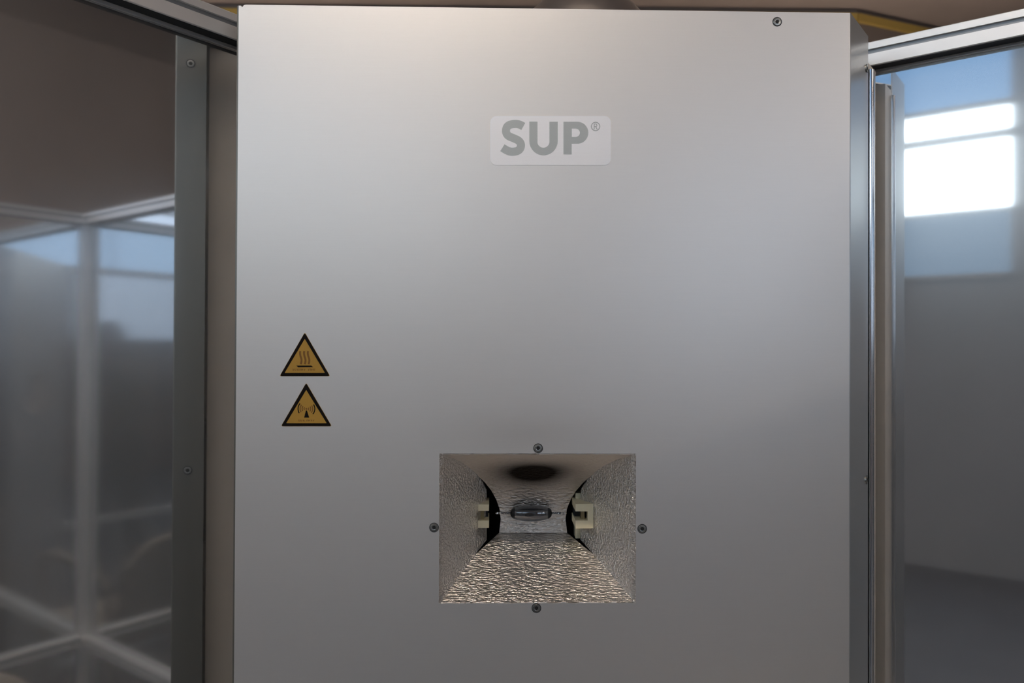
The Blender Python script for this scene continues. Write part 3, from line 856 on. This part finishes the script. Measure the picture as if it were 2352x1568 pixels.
def J(p, r, parent=None):
    V3.append(p); R3.append(r)
    if parent is not None:
        E3.append((parent, len(V3)-1))
    return len(V3)-1
pel = J((0, -0.36, 0.92), (0.15, 0.11)); spi = J((0, -0.36, 1.10), (0.135, 0.10), pel); che = J((0, -0.34, 1.26), (0.16, 0.115), spi)
nek = J((0, -0.30, 1.385), 0.058, che); hb_ = J((0, -0.265, 1.44), 0.052, nek)
for s in (-1, 1):
    sh = J((0.185*s, -0.33, 1.315), 0.062, che); el_ = J((0.245*s, -0.22, 1.10), 0.046, sh); wr_ = J((0.105*s, -0.085, 1.40), 0.030, el_)
    hi = J((0.095*s, -0.36, 0.86), 0.092, pel); kn = J((0.105*s, -0.345, 0.48), 0.062, hi); an = J((0.11*s, -0.375, 0.09), 0.042, kn); to = J((0.12*s, -0.22, 0.045), 0.038, an)
body = skin_mesh('body', V3, E3, R3, M['cloth'], per)
# head: shaped ellipsoid with brow, nose, chin
bm = bmesh.new(); bmesh.ops.create_uvsphere(bm, u_segments=28, v_segments=20, radius=1.0)
hc = Vector((0, -0.235, 1.535))
for v_ in bm.verts:
    x, y, z = v_.co
    jaw = 1-0.28*max(0, -z)**1.3
    px_, py_, pz_ = x*0.076*jaw, y*0.098*(1-0.10*max(0, -z)), z*0.117
    if y > 0:
        g = math.exp(-((x/0.20)**2+((z+0.12)/0.20)**2)); py_ += 0.024*g
        for sx in (-1, 1):
            py_ -= 0.009*math.exp(-(((x-0.38*sx)/0.2)**2+((z-0.05)/0.13)**2))
        py_ += 0.006*math.exp(-((x/0.3)**2+((z+0.5)/0.08)**2))
    v_.co = hc+Vector((px_, py_, pz_))
obj('head', bm, M['skin'], per, True)
for s in (-1, 1):
    e_ = bmesh.new(); bmesh.ops.create_uvsphere(e_, u_segments=12, v_segments=8, radius=0.011)
    bmesh.ops.translate(e_, vec=hc+Vector((0.030*s, 0.078, 0.006)), verts=e_.verts)
    obj('eye', e_, M['label'], per, True)
    r_ = bmesh.new(); bmesh.ops.create_uvsphere(r_, u_segments=12, v_segments=8, radius=1)
    for v_ in r_.verts:
        v_.co = hc+Vector((0.076*s+v_.co.x*0.009, -0.005+v_.co.y*0.018, -0.005+v_.co.z*0.031))
    obj('ear', r_, M['skin'], per, True)
bm = bmesh.new(); bmesh.ops.create_uvsphere(bm, u_segments=28, v_segments=16, radius=1.0)
for v_ in bm.verts:
    x, y, z = v_.co
    zz = max(z, -0.35 if y < 0.05 else 0.42)
    v_.co = hc+Vector((x*0.083, y*0.104-0.006, zz*0.125+0.004))
obj('hair', bm, M['hair'], per, True)
# hands closed on the camera: palm, four fingers round the front edge, thumb behind
for s in (-1, 1):
    Vh = [(0.105*s, -0.085, 1.40), (0.092*s, -0.062, 1.445), (0.083*s, -0.050, 1.475)]; Eh = [(0, 1), (1, 2)]; Rh = [0.024, (0.030, 0.018), (0.030, 0.016)]
    hd = skin_mesh('hand', Vh, Eh, Rh, M['skin'], per)
    for k in range(4):
        z = 1.455+0.017*k
        ln = (0.86, 1.0, 0.97, 0.8)[k]
        fv = [(0.088*s, -0.052, z), (0.080*s, -0.034, z+0.003), (0.068*s, -0.022, z+0.004), (0.068*s-0.018*s*ln, -0.020, z+0.003)]
        skin_mesh('finger', fv, [(0, 1), (1, 2), (2, 3)], [0.0085, 0.008, 0.0075, 0.0065], M['skin'], hd, 1)
    skin_mesh('thumb', [(0.092*s, -0.066, 1.45), (0.078*s, -0.080, 1.462), (0.055*s, -0.078, 1.472)], [(0, 1), (1, 2)], [0.011, 0.0095, 0.008], M['skin'], hd, 1)
cb = thing('compact_camera', 'small black compact camera held by the photographer', 'camera', (0, -0.045, 1.47))
obj('camera_case', bevel(axbox(-0.058, 0.058, -0.066, -0.028, 1.468, 1.532), 0.006, 2), M['cambody'], cb, True)
obj('lens_barrel', bm_tube([Vector((0, -0.03, 1.5)), Vector((0, -0.006, 1.5))], 0.021, 24), M['cambody'], cb, True)
obj('shutter_button', bm_tube([Vector((0.038, -0.047, 1.531)), Vector((0.038, -0.047, 1.536))], 0.005, 12), M['screw'], cb, True)
